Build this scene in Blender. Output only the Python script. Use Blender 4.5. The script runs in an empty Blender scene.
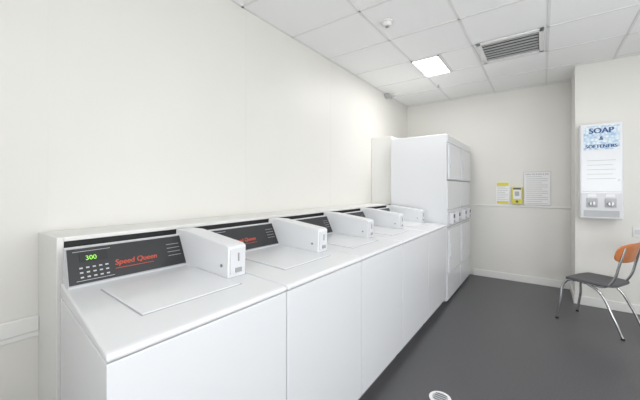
import bpy, bmesh, math
from mathutils import Vector, Matrix
sc=bpy.context.scene
try:
    sc.view_settings.view_transform='Standard'
    sc.view_settings.look='None'
except Exception as e: print(e)

# ---------------- materials ----------------
def mat(name,col,rough=.5,metal=0,emit=None,es=0,noise=0,nscale=20,bump=0,bscale=200,spec=.5,coat=0):
    m=bpy.data.materials.new(name); m.use_nodes=True
    nt=m.node_tree; b=nt.nodes['Principled BSDF']
    b.inputs['Base Color'].default_value=(*col,1); b.inputs['Roughness'].default_value=rough
    b.inputs['Metallic'].default_value=metal; b.inputs['Specular IOR Level'].default_value=spec
    b.inputs['Coat Weight'].default_value=coat
    if emit: b.inputs['Emission Color'].default_value=(*emit,1); b.inputs['Emission Strength'].default_value=es
    tc=nt.nodes.new('ShaderNodeTexCoord')
    if noise:
        n=nt.nodes.new('ShaderNodeTexNoise'); n.inputs['Scale'].default_value=nscale; n.inputs['Detail'].default_value=4
        r=nt.nodes.new('ShaderNodeValToRGB')
        r.color_ramp.elements[0].position=.3; r.color_ramp.elements[1].position=.7
        r.color_ramp.elements[0].color=(*[max(0,c*(1-noise)) for c in col],1)
        r.color_ramp.elements[1].color=(*[min(1,c*(1+noise)) for c in col],1)
        nt.links.new(tc.outputs['Object'],n.inputs['Vector']); nt.links.new(n.outputs['Fac'],r.inputs['Fac'])
        nt.links.new(r.outputs['Color'],b.inputs['Base Color'])
    if bump:
        n2=nt.nodes.new('ShaderNodeTexNoise'); n2.inputs['Scale'].default_value=bscale
        bp=nt.nodes.new('ShaderNodeBump'); bp.inputs['Strength'].default_value=bump; bp.inputs['Distance'].default_value=.002
        nt.links.new(tc.outputs['Object'],n2.inputs['Vector']); nt.links.new(n2.outputs['Fac'],bp.inputs['Height'])
        nt.links.new(bp.outputs['Normal'],b.inputs['Normal'])
    return m
M={}
M['wall']=mat('wall_paint',(.785,.77,.73),.45,noise=.012,nscale=1.5,bump=.08,bscale=60)
M['ceil']=mat('ceiling_tile',(.91,.91,.905),.9,noise=.02,nscale=120,bump=.15,bscale=150)
M['grid']=mat('ceiling_grid_paint',(.78,.78,.77),.5)
M['louver']=mat('louver_paint',(.45,.45,.45),.5)
M['floor']=mat('grey_vinyl',(.078,.078,.084),.34,noise=.35,nscale=140,bump=.15,bscale=300)
M['enamel']=mat('white_enamel',(.78,.79,.81),.28,coat=.2)
M['top']=mat('top_enamel',(.79,.80,.82),.25,coat=.3)
M['side']=mat('grey_white_enamel',(.68,.69,.71),.35)
M['seam']=mat('seam_grey',(.35,.35,.35),.7)
M['lidshade']=mat('lid_shade_grey',(.40,.41,.42),.7)
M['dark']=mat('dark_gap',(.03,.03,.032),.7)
M['panel']=mat('console_black',(.026,.027,.03),.4)
M['panelgrey']=mat('console_grey',(.45,.46,.48),.4)
M['red']=mat('logo_red',(.60,.09,.05),.5)
M['green']=mat('led_green',(.3,.8,.1),.5,emit=(.45,1,.1),es=.4)
M['btn']=mat('button_white',(.55,.57,.59),.5)
M['metal']=mat('chrome',(.55,.55,.56),.25,metal=1)
M['lock']=mat('lock_metal',(.4,.4,.41),.35,metal=1)
M['wood']=mat('orange_plywood',(.55,.19,.065),.35,noise=.15,nscale=8)
M['seat']=mat('grey_seat',(.10,.10,.11),.6)
M['paper']=mat('paper',(.88,.88,.88),.7)
M['yellow']=mat('yellow_label',(.72,.66,.10),.5)
M['ink']=mat('ink',(.12,.12,.13),.7)
M['greytext']=mat('grey_print',(.45,.45,.45),.7)
M['blue']=mat('blue_print',(.03,.08,.25),.5)
M['trim']=mat('trim_white',(.83,.825,.80),.4)
M['light']=mat('led_diffuser',(1,1,1),.5,emit=(1,.99,.97),es=6)
M['rubber']=mat('black_rubber',(.02,.02,.02),.6)
M['fillglow']=mat('fill_window_glow',(.8,.85,.9),.1,emit=(.9,.95,1),es=1.2)  # glow for the added fill windows
# bubbles picture
m=mat('bubble_picture',(.5,.7,.85),.4); nt=m.node_tree
v=nt.nodes.new('ShaderNodeTexVoronoi'); v.inputs['Scale'].default_value=34
tc=nt.nodes.new('ShaderNodeTexCoord'); r=nt.nodes.new('ShaderNodeValToRGB')
r.color_ramp.elements[0].color=(.80,.86,.90,1); r.color_ramp.elements[0].position=.25
r.color_ramp.elements[1].color=(.36,.54,.72,1); r.color_ramp.elements[1].position=.8
nt.links.new(tc.outputs['Object'],v.inputs['Vector']); nt.links.new(v.outputs['Distance'],r.inputs['Fac'])
nt.links.new(r.outputs['Color'],nt.nodes['Principled BSDF'].inputs['Base Color']); M['bub']=m

# ---------------- helpers ----------------
def empty(name,loc=(0,0,0),rz=0):
    e=bpy.data.objects.new(name,None); e.location=loc; e.rotation_euler=(0,0,rz)
    sc.collection.objects.link(e); e.empty_display_size=.1; return e
def finish(name,me,mt,parent=None,bev=0,seg=2,smooth=False):
    o=bpy.data.objects.new(name,me); sc.collection.objects.link(o)
    if mt: me.materials.append(M[mt])
    if parent: o.parent=parent
    if bev:
        b=o.modifiers.new('b','BEVEL'); b.width=bev; b.segments=seg; b.limit_method='ANGLE'; b.angle_limit=.5
        for p in me.polygons: p.use_smooth=True
        try:
            w=o.modifiers.new('wn','WEIGHTED_NORMAL')
        except: pass
    if smooth:
        for p in me.polygons: p.use_smooth=True
    return o
def box(name,x0,x1,y0,y1,z0,z1,mt,parent=None,bev=0,seg=2):
    return prism(name,[(x0,z0),(x1,z0),(x1,z1),(x0,z1)],y0,y1,mt,parent,bev,seg)
def prism(name,prof,y0,y1,mt,parent=None,bev=0,seg=2,warp=None):
    bm=bmesh.new(); n=len(prof)
    a=[bm.verts.new((x,y0,z)) for x,z in prof]; b=[bm.verts.new((x,y1,z)) for x,z in prof]
    bm.faces.new(a); bm.faces.new(b[::-1])
    for i in range(n): bm.faces.new((a[i],b[i],b[(i+1)%n],a[(i+1)%n]))
    if warp:
        for v in bm.verts: v.co=warp(v.co)
    bmesh.ops.recalc_face_normals(bm,faces=bm.faces)
    me=bpy.data.meshes.new(name); bm.to_mesh(me); bm.free()
    return finish(name,me,mt,parent,bev,seg)
def cyl(name,p,r,h,axis,mt,parent=None,bev=0,n=28,r2=None):
    bm=bmesh.new(); bmesh.ops.create_cone(bm,cap_ends=True,segments=n,radius1=r,radius2=r if r2 is None else r2,depth=h)
    rot={'Z':Matrix(),'X':Matrix.Rotation(math.pi/2,4,'Y'),'Y':Matrix.Rotation(math.pi/2,4,'X')}[axis]
    bmesh.ops.transform(bm,matrix=Matrix.Translation(p)@rot,verts=bm.verts)
    me=bpy.data.meshes.new(name); bm.to_mesh(me); bm.free()
    return finish(name,me,mt,parent,bev)
def text(name,s,mtx,size,mt,parent=None,align='LEFT',ext=.0004,shear=0,bold=0):
    for k in range(2 if bold else 1):
        c=bpy.data.curves.new(name,'FONT'); c.body=s; c.size=size; c.extrude=ext; c.align_x=align; c.shear=shear
        o=bpy.data.objects.new(name if k==0 else name+'_bold',c); sc.collection.objects.link(o); c.materials.append(M[mt])
        if parent: o.parent=parent
        o.matrix_local=mtx@Matrix.Translation((bold*k,0,0.0002*k))
    return o
def tube(name,pts,r,mt,parent=None,smooth=True):
    c=bpy.data.curves.new(name,'CURVE'); c.dimensions='3D'; c.bevel_depth=r; c.bevel_resolution=4; c.use_fill_caps=True
    s=c.splines.new('BEZIER'); s.bezier_points.add(len(pts)-1)
    for i,p in enumerate(pts):
        bp=s.bezier_points[i]; bp.co=p; bp.handle_left_type=bp.handle_right_type='AUTO' if smooth else 'VECTOR'
    o=bpy.data.objects.new(name,c); sc.collection.objects.link(o); c.materials.append(M[mt])
    if parent: o.parent=parent
    return o

# ---------------- room ----------------
XL,XR,YB,YN,H=-1.93,2.3,5.29,-1.4,2.80
XC,YC=.32,4.68
box('floor',XL-.1,XR+.1,YN-.1,YB+.1,-.1,0,'floor')
box('ceiling',XL-.1,XR+.1,YN-.1,YB+.1,H,H+.1,'ceil')
box('wall_left',XL-.1,XL,YN-.1,YB+.1,0,H,'wall')
box('wall_back',XL,XC,YB,YB+.1,0,H,'wall')
box('wall_back_projection',XC,XR,YC,YB+.1,0,H,'wall')
box('wall_right',XR,XR+.1,YN-.1,YB+.1,0,H,'wall')
box('wall_front',XL,XR,YN-.1,YN,0,H,'wall')
box('baseboard_back',-.87,XC,YB-.014,YB,0,.10,'trim',bev=.004)
box('baseboard_projection_side',XC-.014,XC,YC-.014,YB-.014,0,.10,'trim',bev=.004)
box('baseboard_projection',XC,XR,YC-.014,YC,0,.10,'trim',bev=.004)
box('baseboard_left',XL,XL+.014,YN,.38,0,.10,'trim',bev=.004)
box('trim_1',XL,XC,YB-.012,YB,1.082,1.108,'trim',bev=.004)
box('trim_2',XL,XL+.02,YN,.385,.69,.765,'trim',bev=.006)
box('trim_3',XL,XL+.012,YN,.385,.665,.69,'trim',bev=.003)
for k,y in enumerate((.42,1.64,2.86,4.08)):
    box('trim_%d'%(4+k),XL,XL+.0012,y,y+.008,1.16,H,'wall')

# ceiling grid
xs=[-1.80,-1.2,-.57,.05,.65,1.25,1.85]; ys=[-.8,-.2,.4,1.0,1.6,2.2,2.8,3.4,4.0,4.6,5.2]
g=empty('ceiling_grid')
for i,x in enumerate(xs[1:]):
    y1=YB if x<XC else YC
    box('t_bar_long_%d'%i,x-.010,x+.010,YN,y1,H-.004,H,'grid',g)
for j,y in enumerate(ys):
    box('t_bar_cross_%d'%j,XL,XR if y<YC else XC,y-.010,y+.010,H-.004,H,'grid',g)
box('t_bar_light',-.9,-.88,3.4,4.0,H-.004,H,'grid',g)
box('edge_angle_left',XL,XL+.02,YN,YB,H-.004,H,'grid',g)
box('edge_angle_back',XL,XC,YB-.02,YB,H-.004,H,'grid',g)
box('edge_angle_proj',XC,XR,YC-.02,YC,H-.004,H,'grid',g)

def troffer(x0,x1,y0,y1,power):
    e=empty('ceiling_light_panel')
    box('diffuser',x0+.012,x1-.012,y0+.012,y1-.012,H-.010,H-.004,'light',e)
    for n,a in (('frame_a',(x0,x0+.012,y0,y1)),('frame_b',(x1-.012,x1,y0,y1)),('frame_c',(x0,x1,y0,y0+.012)),('frame_d',(x0,x1,y1-.012,y1))):
        box(n,*a,H-.014,H-.001,'trim',e)
    l=bpy.data.lights.new('lamp','AREA'); l.shape='RECTANGLE'; l.size=x1-x0-.04; l.size_y=y1-y0-.04; l.energy=power; l.color=(1,.99,.975)
    o=bpy.data.objects.new('lamp',l); sc.collection.objects.link(o); o.parent=e; o.location=((x0+x1)/2,(y0+y1)/2,H-.02)
troffer(-1.2,-.9,3.41,3.99,12)
troffer(.66,1.24,.41,.99,4)  # unseen panel, added as fill light
troffer(1.26,1.84,2.21,2.79,10)  # another out-of-view panel added to brighten the room
# added unseen window-shaped fill lights (behind / beside the camera)
def window(n,c,w,h,rot,power,tilt):
    e=empty(n,c,rot)   # local: faces +Y
    box('frame_left',-w/2-.05,-w/2,0,.04,-h/2-.05,h/2+.05,'trim',e)
    box('frame_right',w/2,w/2+.05,0,.04,-h/2-.05,h/2+.05,'trim',e)
    box('frame_top',-w/2,w/2,0,.04,h/2,h/2+.05,'trim',e)
    box('frame_bottom',-w/2,w/2,0,.04,-h/2-.05,-h/2,'trim',e)
    box('mullion',-.02,.02,.006,.04,-h/2,h/2,'trim',e)
    box('pane',-w/2,w/2,.001,.006,-h/2,h/2,'fillglow',e)
    l=bpy.data.lights.new('fill_lamp','AREA'); l.shape='RECTANGLE'; l.size=w; l.size_y=h*.8; l.energy=power; l.color=(.98,.99,1)
    o=bpy.data.objects.new('fill_lamp',l); sc.collection.objects.link(o); o.parent=e; o.location=(0,.35,-.1); o.rotation_euler=(math.pi/2+math.radians(tilt),0,0)
window('fill_window_1',(.9,YN+.001,1.45),2.2,1.7,0,44,24)
window('fill_window_2',(XR-.001,1.9,1.45),2.4,1.7,math.pi/2,18,38)

# vent
v=empty('ceiling_air_vent'); x0,x1,y0,y1=-.53,.02,3.37,3.93
for n,a in (('frame_a',(x0,x0+.04,y0,y1)),('frame_b',(x1-.04,x1,y0,y1)),('frame_c',(x0,x1,y0,y0+.04)),('frame_d',(x0,x1,y1-.04,y1))):
    box(n,*a,H-.022,H-.004,'grid',v,bev=.004)
box('duct_shade_sheet',x0+.03,x1-.03,y0+.03,y1-.03,H-.005,H-.001,'dark',v)  # flat sheet, the duct's inner shade put into its dark colour
nl=7
for i in range(nl):
    yy=y0+.075+i*(y1-y0-.15)/(nl-1)
    prism('louver_%d'%i,[(x0+.035,H-.019),(x1-.035,H-.019),(x1-.035,H-.005),(x0+.035,H-.005)],yy-.006,yy+.006,'louver',v)

sd=empty('smoke_detector'); cyl('base',(-1.08,2.47,H-.008),.055,.016,'Z','trim',sd,.004); cyl('dome',(-1.08,2.47,H-.03),.03,.03,'Z','trim',sd,.006,r2=.045)
cyl('sensor',(-1.08,2.47,H-.048),.014,.01,'Z','seam',sd)
sp=empty('fire_sprinkler'); cyl('escutcheon',(-1.16,4.40,H-.004),.035,.008,'Z','trim',sp); cyl('stem',(-1.16,4.40,H-.02),.010,.03,'Z','metal',sp); cyl('deflector',(-1.16,4.40,H-.037),.018,.004,'Z','metal',sp)
sp=empty('alarm_sounder'); cyl('base',(-1.84,4.5,H-.012),.075,.024,'Z','trim',sp,.005); cyl('horn',(-1.84,4.5,H-.04),.035,.035,'Z','side',sp,.006,r2=.05)
box('bracket',-1.925,-1.87,4.32,4.40,H-.07,H-.01,'panelgrey',sp,.005)

# ---------------- boxing behind machines ----------------
XB=XL+.002
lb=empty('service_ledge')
box('end_board',XB,-1.645,.385,.41,0,1.15,'trim',lb,.003)
box('cap',XB,-1.65,.41,3.88,1.13,1.15,'trim',lb,.003)
box('ledge_shade_board',-1.68,-1.665,.41,3.88,0,1.13,'dark',lb)  # shade below the cap put into this board's dark colour
tb=empty('dryer_service_boxing')
box('end_board',XB,-1.63,3.88,3.905,0,2.06,'trim',tb,.003)
box('top_board',XB,-1.63,3.905,5.27,2.04,2.06,'trim',tb,.003)
box('face_board',-1.65,-1.63,3.905,5.27,0,2.04,'trim',tb)

# ---------------- washers ----------------
XF=-.9
def ztop(x): return .932+(XF-x)/.7*.034
def washer(i):
    y0=.31+i*.690; W=.686
    e=empty('washing_machine',(0,y0,0))
    def warp(co):
        co=co.copy()
        if i==0 and co.y<.05: co.y+=.078*max(0,(XF-co.x))/.7
        return co
    prism('cabinet',[(XF-.004,.07),(XF-.004,.905),(-1.61,.905),(-1.61,.07)],.001,W-.001,'enamel',e,.004,warp=warp)
    prism('toe_kick',[(XF-.05,0),(XF-.05,.07),(-1.58,.07),(-1.58,0)],.02,W-.02,'seam',e,warp=warp)
    prism('worktop',[(XF,.908),(XF,ztop(XF)-.004),(XF-.02,ztop(XF-.02)),(-1.61,ztop(-1.61)),(-1.61,.908)],0,W,'top',e,.008,3,warp=warp)
    # grey strip painted as the shadow groove round the lid + lid
    lx0,lx1,ly0,ly1=-1.41,-1.065,.16,.565
    prism('lid_shade_line',[(lx1+.005,ztop(lx1)-.003),(lx1+.005,ztop(lx1+.005)+.0012),(lx0-.005,ztop(lx0-.005)+.0012),(lx0-.005,ztop(lx0)-.003)],ly0-.005,ly1+.005,'lidshade',e)
    prism('lid',[(lx1,ztop(lx1)-.002),(lx1,ztop(lx1)+.005),(lx0,ztop(lx0)+.006),(lx0,ztop(lx0)-.002)],ly0,ly1,'top',e,.004,3)
    # console
    zb=ztop(-1.5); fb=(-1.50,zb+.002); ft=(-1.572,1.108)
    yl=.008; yr=W-.008
    prism('console_housing',[(-1.488,zb-.004),fb,ft,(-1.60,1.112),(-1.61,1.10),(-1.61,zb-.004)],yl,yr,'side',e,.004,warp=warp)
    s=Vector((ft[0]-fb[0],0,ft[1]-fb[1])).normalized(); L=math.hypot(ft[0]-fb[0],ft[1]-fb[1]); nrm=Vector((s.z,0,-s.x))
    def P(t,d): q=Vector((fb[0],0,fb[1]))+s*(t*L)+nrm*d; return (q.x,q.z)
    def onpanel(nm,ya,yb,ta,tb_,d0,d1,mt,bev=0):
        prism(nm,[P(ta,d0),P(ta,d1),P(tb_,d1),P(tb_,d0)],ya,yb,mt,e,bev,warp=warp)
    onpanel('console_bezel',.008,.585,.02,1.0,-.001,.003,'panelgrey',.001)
    onpanel('console_panel',.013,.58,.05,.97,.002,.005,'panel')
    k=.075 if i==0 else 0
    onpanel('display_window',.05+k,.15+k,.60,.84,.004,.0065,'dark')
    onpanel('control_frame',.03+k,.165+k,.12,.13,.005,.006,'btn')
    onpanel('control_frame_top',.03+k,.165+k,.88,.89,.005,.006,'btn')
    for r_ in range(3):
        for c_ in range(5):
            onpanel('button_%d_%d'%(r_,c_),.045+k+c_*.023,.056+k+c_*.023,.19+r_*.12,.225+r_*.12,.005,.0065,'btn')
    def mt4(y,t,d):
        q=P(t,d); mm=Matrix.Identity(4)
        mm.col[0]=(0,1,0,0); mm.col[1]=(s.x,0,s.z,0); mm.col[2]=(nrm.x,0,nrm.z,0); mm.col[3]=(q[0],y,q[1],1); return mm
    text('display_digits','300',mt4(.07+k,.64,.007),.027,'green',e)
    text('logo_text','Speed Queen',mt4(.195+k*.7,.38,.0055),.033,'red',e,shear=.2,bold=.001)
    onpanel('logo_underline',.195+k*.7,.38+k*.4,.28,.293,.005,.006,'red')
    for r_ in range(4):
        onpanel('print_line_%d'%r_,.485,.55,.72-.12*r_,.735-.12*r_,.005,.0058,'greytext')
    # coin box
    ya,yb=.566,.668
    zf=ztop(-1.15)
    prism('coin_box',[(-1.155,zf+.001),(-1.15,1.088),(-1.17,1.098),(-1.50,1.138),(-1.60,1.138),(-1.60,1.0),(-1.5,zf)],ya,yb,'enamel',e,.005,3)
    box('coin_face',-1.152,-1.146,ya+.010,yb-.010,zf+.018,1.078,'side',e,.002)
    box('coin_slot',-1.148,-1.142,ya+.05,ya+.056,1.02,1.058,'seam',e)
    box('coin_return',-1.148,-1.142,ya+.035,ya+.07,zf+.025,zf+.045,'seam',e)
    cyl('lock',(-1.20,ya-.001,1.0),.007,.006,'Y','lock',e)
for i in range(5): washer(i)

# ---------------- dryers ----------------
def dryer(i):
    y0=3.785+i*.70; W=.69; e=empty('stacked_dryer',(0,y0,0))
    box('cabinet',-1.60,XF-.006,0,W,.02,2.0,'enamel',e,.006)
    box('plinth',-1.57,XF-.04,.02,W-.02,0,.02,'seam',e)
    f0,f1=XF-.008,XF+.006
    box('top_panel',f0,f1,.006,W-.006,1.905,1.992,'enamel',e,.006)
    box('upper_door',f0,f1+.012,.03,W-.03,1.46,1.895,'enamel',e,.012,3)
    box('upper_door_handle',f1+.008,f1+.024,.06,.08,1.6,1.75,'side',e,.004)
    box('mid_panel',f0,f1,.006,W-.006,1.105,1.445,'enamel',e,.006)
    box('seam_1',f0-.002,f1-.004,.004,W-.004,1.448,1.458,'seam',e)
    box('control_panel',f0,f1+.004,.006,W-.006,.90,1.098,'side',e,.005)
    for j in range(2):
        yy=.08+j*.30
        box('coin_meter_%d'%j,f1,f1+.045,yy,yy+.11,.93,1.06,'enamel',e,.005)
        box('coin_window_%d'%j,f1+.044,f1+.047,yy+.02,yy+.09,1.0,1.045,'panel',e)
        box('coin_slot_%d'%j,f1+.044,f1+.048,yy+.05,yy+.056,.94,.98,'dark',e)
        box('display_%d'%j,f1+.003,f1+.007,yy+.13,yy+.21,.99,1.05,'panel',e)
        cyl('start_button_%d'%j,(f1+.008,yy+.17,.95),.014,.012,'X','btn',e)
    box('seam_2',f0-.002,f1-.004,.004,W-.004,.892,.898,'seam',e)
    box('lower_door',f0,f1+.012,.03,W-.03,.35,.87,'enamel',e,.012,3)
    box('lower_door_handle',f1+.008,f1+.024,.06,.08,.55,.7,'side',e,.004)
    box('lower_panel',f0,f1,.006,W-.006,.03,.335,'enamel',e,.006)
for i in range(2): dryer(i)

# ---------------- back wall items ----------------
def sheet(nm,x0,x1,z0,z1,head,headmat,lines,frame=False,y=YB):
    e=empty(nm)
    if frame: box('frame',x0-.004,x1+.004,y-.010,y-.001,z0-.004,z1+.004,'greytext',e)
    box('page',x0,x1,y-.012,y-.0015,z0,z1,'paper',e)
    if headmat: box('heading',x0+.008,x1-.008,y-.0135,y-.011,z1-head,z1-.008,headmat,e)
    n=lines; zt=z1-head-.015
    for k in range(n):
        zz=zt-(zt-z0-.02)*k/max(1,n-1)
        w=(x1-x0)*(.82 if k%3 else .6)
        box('print_line_%d'%k,x0+(x1-x0)*.09,x0+(x1-x0)*.09+w,y-.013,y-.011,zz-.0025,zz+.0025,'greytext',e)
    return e
e=sheet('yellow_notice',-.555,-.385,1.115,1.45,.06,'yellow',10)
box('label_bottom',-.545,-.395,YB-.0135,YB-.011,1.125,1.16,'yellow',e)
e=sheet('instruction_notice',-.205,.10,1.12,1.585,.05,None,14,frame=True)
text('title','HOW TO WASH & DRY',Matrix.Translation((-.05,YB-.0135,1.545))@Matrix.Rotation(math.pi/2,4,'X'),.026,'ink',e,'CENTER')
e=empty('call_point')
box('housing',-.352,-.222,YB-.045,YB-.002,1.125,1.375,'yellow',e,.008)
box('face',-.335,-.239,YB-.049,YB-.044,1.20,1.33,'paper',e,.002)
box('window',-.315,-.259,YB-.053,YB-.048,1.245,1.31,'panelgrey',e,.002)
cyl('button',(-.287,YB-.052,1.165),.016,.014,'Y','ink',e)
box('label',-.335,-.239,YB-.047,YB-.044,1.34,1.362,'ink',e)

# ---------------- soap dispenser ----------------
e=empty('soap_vending_dispenser')
x0,x1,z0,z1=.35,.70,1.02,2.07; yf=4.50
box('cabinet',x0,x1,yf,YC-.001,z0,z1,'enamel',e,.006)
box('door',x0+.008,x1-.008,yf-.008,yf+.002,z0+.30,z1-.01,'enamel',e,.003)
box('bubble_picture',x0+.03,x1-.03,yf-.011,yf-.007,1.78,2.04,'bub',e)
R=Matrix.Rotation(math.pi/2,4,'X')
xc=(x0+x1)/2
text('title_soap','SOAP',Matrix.Translation((xc-.003,yf-.013,1.96))@R,.082,'blue',e,'CENTER',bold=.006)
text('title_and','&',Matrix.Translation((xc,yf-.013,1.885))@R,.055,'blue',e,'CENTER',bold=.003)
text('title_softeners','SOFTENERS',Matrix.Translation((xc-.002,yf-.013,1.80))@R,.050,'blue',e,'CENTER',bold=.004)
for k in range(5):
    box('instruction_line_%d'%k,x0+.06,x1-.06-.02*(k%2),yf-.010,yf-.007,1.66-.05*k,1.664-.05*k,'greytext',e)
box('lower_panel',x0+.008,x1-.008,yf-.012,yf+.002,z0+.01,z0+.285,'side',e,.004)
for j in range(2):
    cx=x0+.10+j*.15
    box('coin_plate_%d'%j,cx-.045,cx+.045,yf-.022,yf-.01,z0+.13,z0+.23,'panelgrey',e,.004)
    cyl('vend_knob_%d'%j,(cx,yf-.035,z0+.17),.026,.03,'Y','lock',e,.004)
    box('knob_grip_%d'%j,cx-.006,cx+.006,yf-.06,yf-.045,z0+.145,z0+.195,'seam',e,.002)
    box('price_label_%d'%j,cx-.035,cx+.035,yf-.014,yf-.011,z0+.245,z0+.272,'paper',e)
box('delivery_tray',x0+.03,x1-.03,yf-.014,yf-.008,z0+.025,z0+.095,'panelgrey',e,.002)
cyl('door_lock',(x1-.03,yf-.012,1.45),.012,.012,'Y','lock',e)

e=empty('power_outlet')
box('plate',.80,.875,YC-.010,YC-.001,.83,.94,'trim',e,.003)
box('socket',.815,.86,YC-.013,YC-.009,.86,.91,'side',e,.002)

# ---------------- floor drain ----------------
e=empty('floor_drain')
cyl('ring',(-.53,2.05,.003),.068,.006,'Z','trim',e,.002,n=40)
cyl('grate',(-.53,2.05,.0065),.048,.002,'Z','panelgrey',e,n=32)
for k in range(4): box('slot_%d'%k,-.53-.035,-.53+.035,2.05-.03+k*.02,2.05-.024+k*.02,.007,.0085,'dark',e)

# ---------------- chair ----------------
ch=empty('cafe_chair',(.445,4.10,0),math.radians(-28))
for sgn,n in ((-1,'near'),(1,'far')):
    y=.17*sgn; yo=.20*sgn
    tube('side_frame_'+n,[(.27,y*.9,.82),(.235,y,.66),(.19,y,.50),(.14,y,.437),(0,y,.425),(-.15,y,.425),(-.19,y*1.03,.39),(-.22,yo,.2),(-.25,yo,.012)],.011,'metal',ch)
    tube('rear_leg_'+n,[(.0,y,.42),(.08,y*1.02,.38),(.20,yo,.18),(.27,yo*1.02,.012)],.011,'metal',ch)
    cyl('foot_front_'+n,(-.25,yo,.008),.014,.016,'Z','rubber',ch)
    cyl('foot_rear_'+n,(.27,yo*1.02,.008),.014,.016,'Z','rubber',ch)
tube('cross_bar',[(-.12,-.17,.42),(-.12,.17,.42)],.009,'metal',ch,False)
tube('cross_bar_rear',[(.10,-.17,.42),(.10,.17,.42)],.009,'metal',ch,False)
def surf(nm,f,nu,nv,th,mt,sub=1):
    bm=bmesh.new(); g=[[bm.verts.new(f(u/nu,v/nv)) for v in range(nv+1)] for u in range(nu+1)]
    for u in range(nu):
        for v in range(nv): bm.faces.new((g[u][v],g[u+1][v],g[u+1][v+1],g[u][v+1]))
    bmesh.ops.recalc_face_normals(bm,faces=bm.faces)
    me=bpy.data.meshes.new(nm); bm.to_mesh(me); bm.free()
    o=finish(nm,me,mt,ch,smooth=True); s=o.modifiers.new('s','SOLIDIFY'); s.thickness=th; s.offset=0
    b=o.modifiers.new('b','BEVEL'); b.width=.003; b.limit_method='ANGLE'; b.angle_limit=.8
    return o
def sq(u,v,p):  # map square to superellipse
    a,b=2*u-1,2*v-1
    m_=max(abs(a),abs(b)); 
    if m_==0: return 0,0
    l=(abs(a/m_)**p+abs(b/m_)**p)**(1/p); return a/l,b/l
def fseat(u,v):
    a,b=sq(u,v,5); x=a*.205; y=b*.205
    return (x,y,.448-.012*(1-b*b)*(1-a*a)-.02*max(0,-a-.7)/.3)
surf('seat',fseat,16,16,.02,'seat')
def fback(u,v):
    a,b=sq(u,v,4); y=a*.22; z=.765+b*.095*(1-.15*a*a)
    return (.245+(z-.745)*.28-.055*a*a*1.0+.028,y,z)
surf('backrest',fback,20,10,.011,'wood')

# ---------------- camera ----------------
cd=bpy.data.cameras.new('camera'); cam=bpy.data.objects.new('camera',cd); sc.collection.objects.link(cam)
cam.location=(0,0,1.36); cam.rotation_euler=(math.pi/2,0,math.radians(36))
cd.sensor_width=36; cd.lens=305/640*36; cd.shift_y=-12/640; cd.clip_start=.02
sc.camera=cam
w=bpy.data.worlds.new('world'); sc.world=w; w.use_nodes=True
w.node_tree.nodes['Background'].inputs[0].default_value=(.9,.92,1,1); w.node_tree.nodes['Background'].inputs[1].default_value=.3
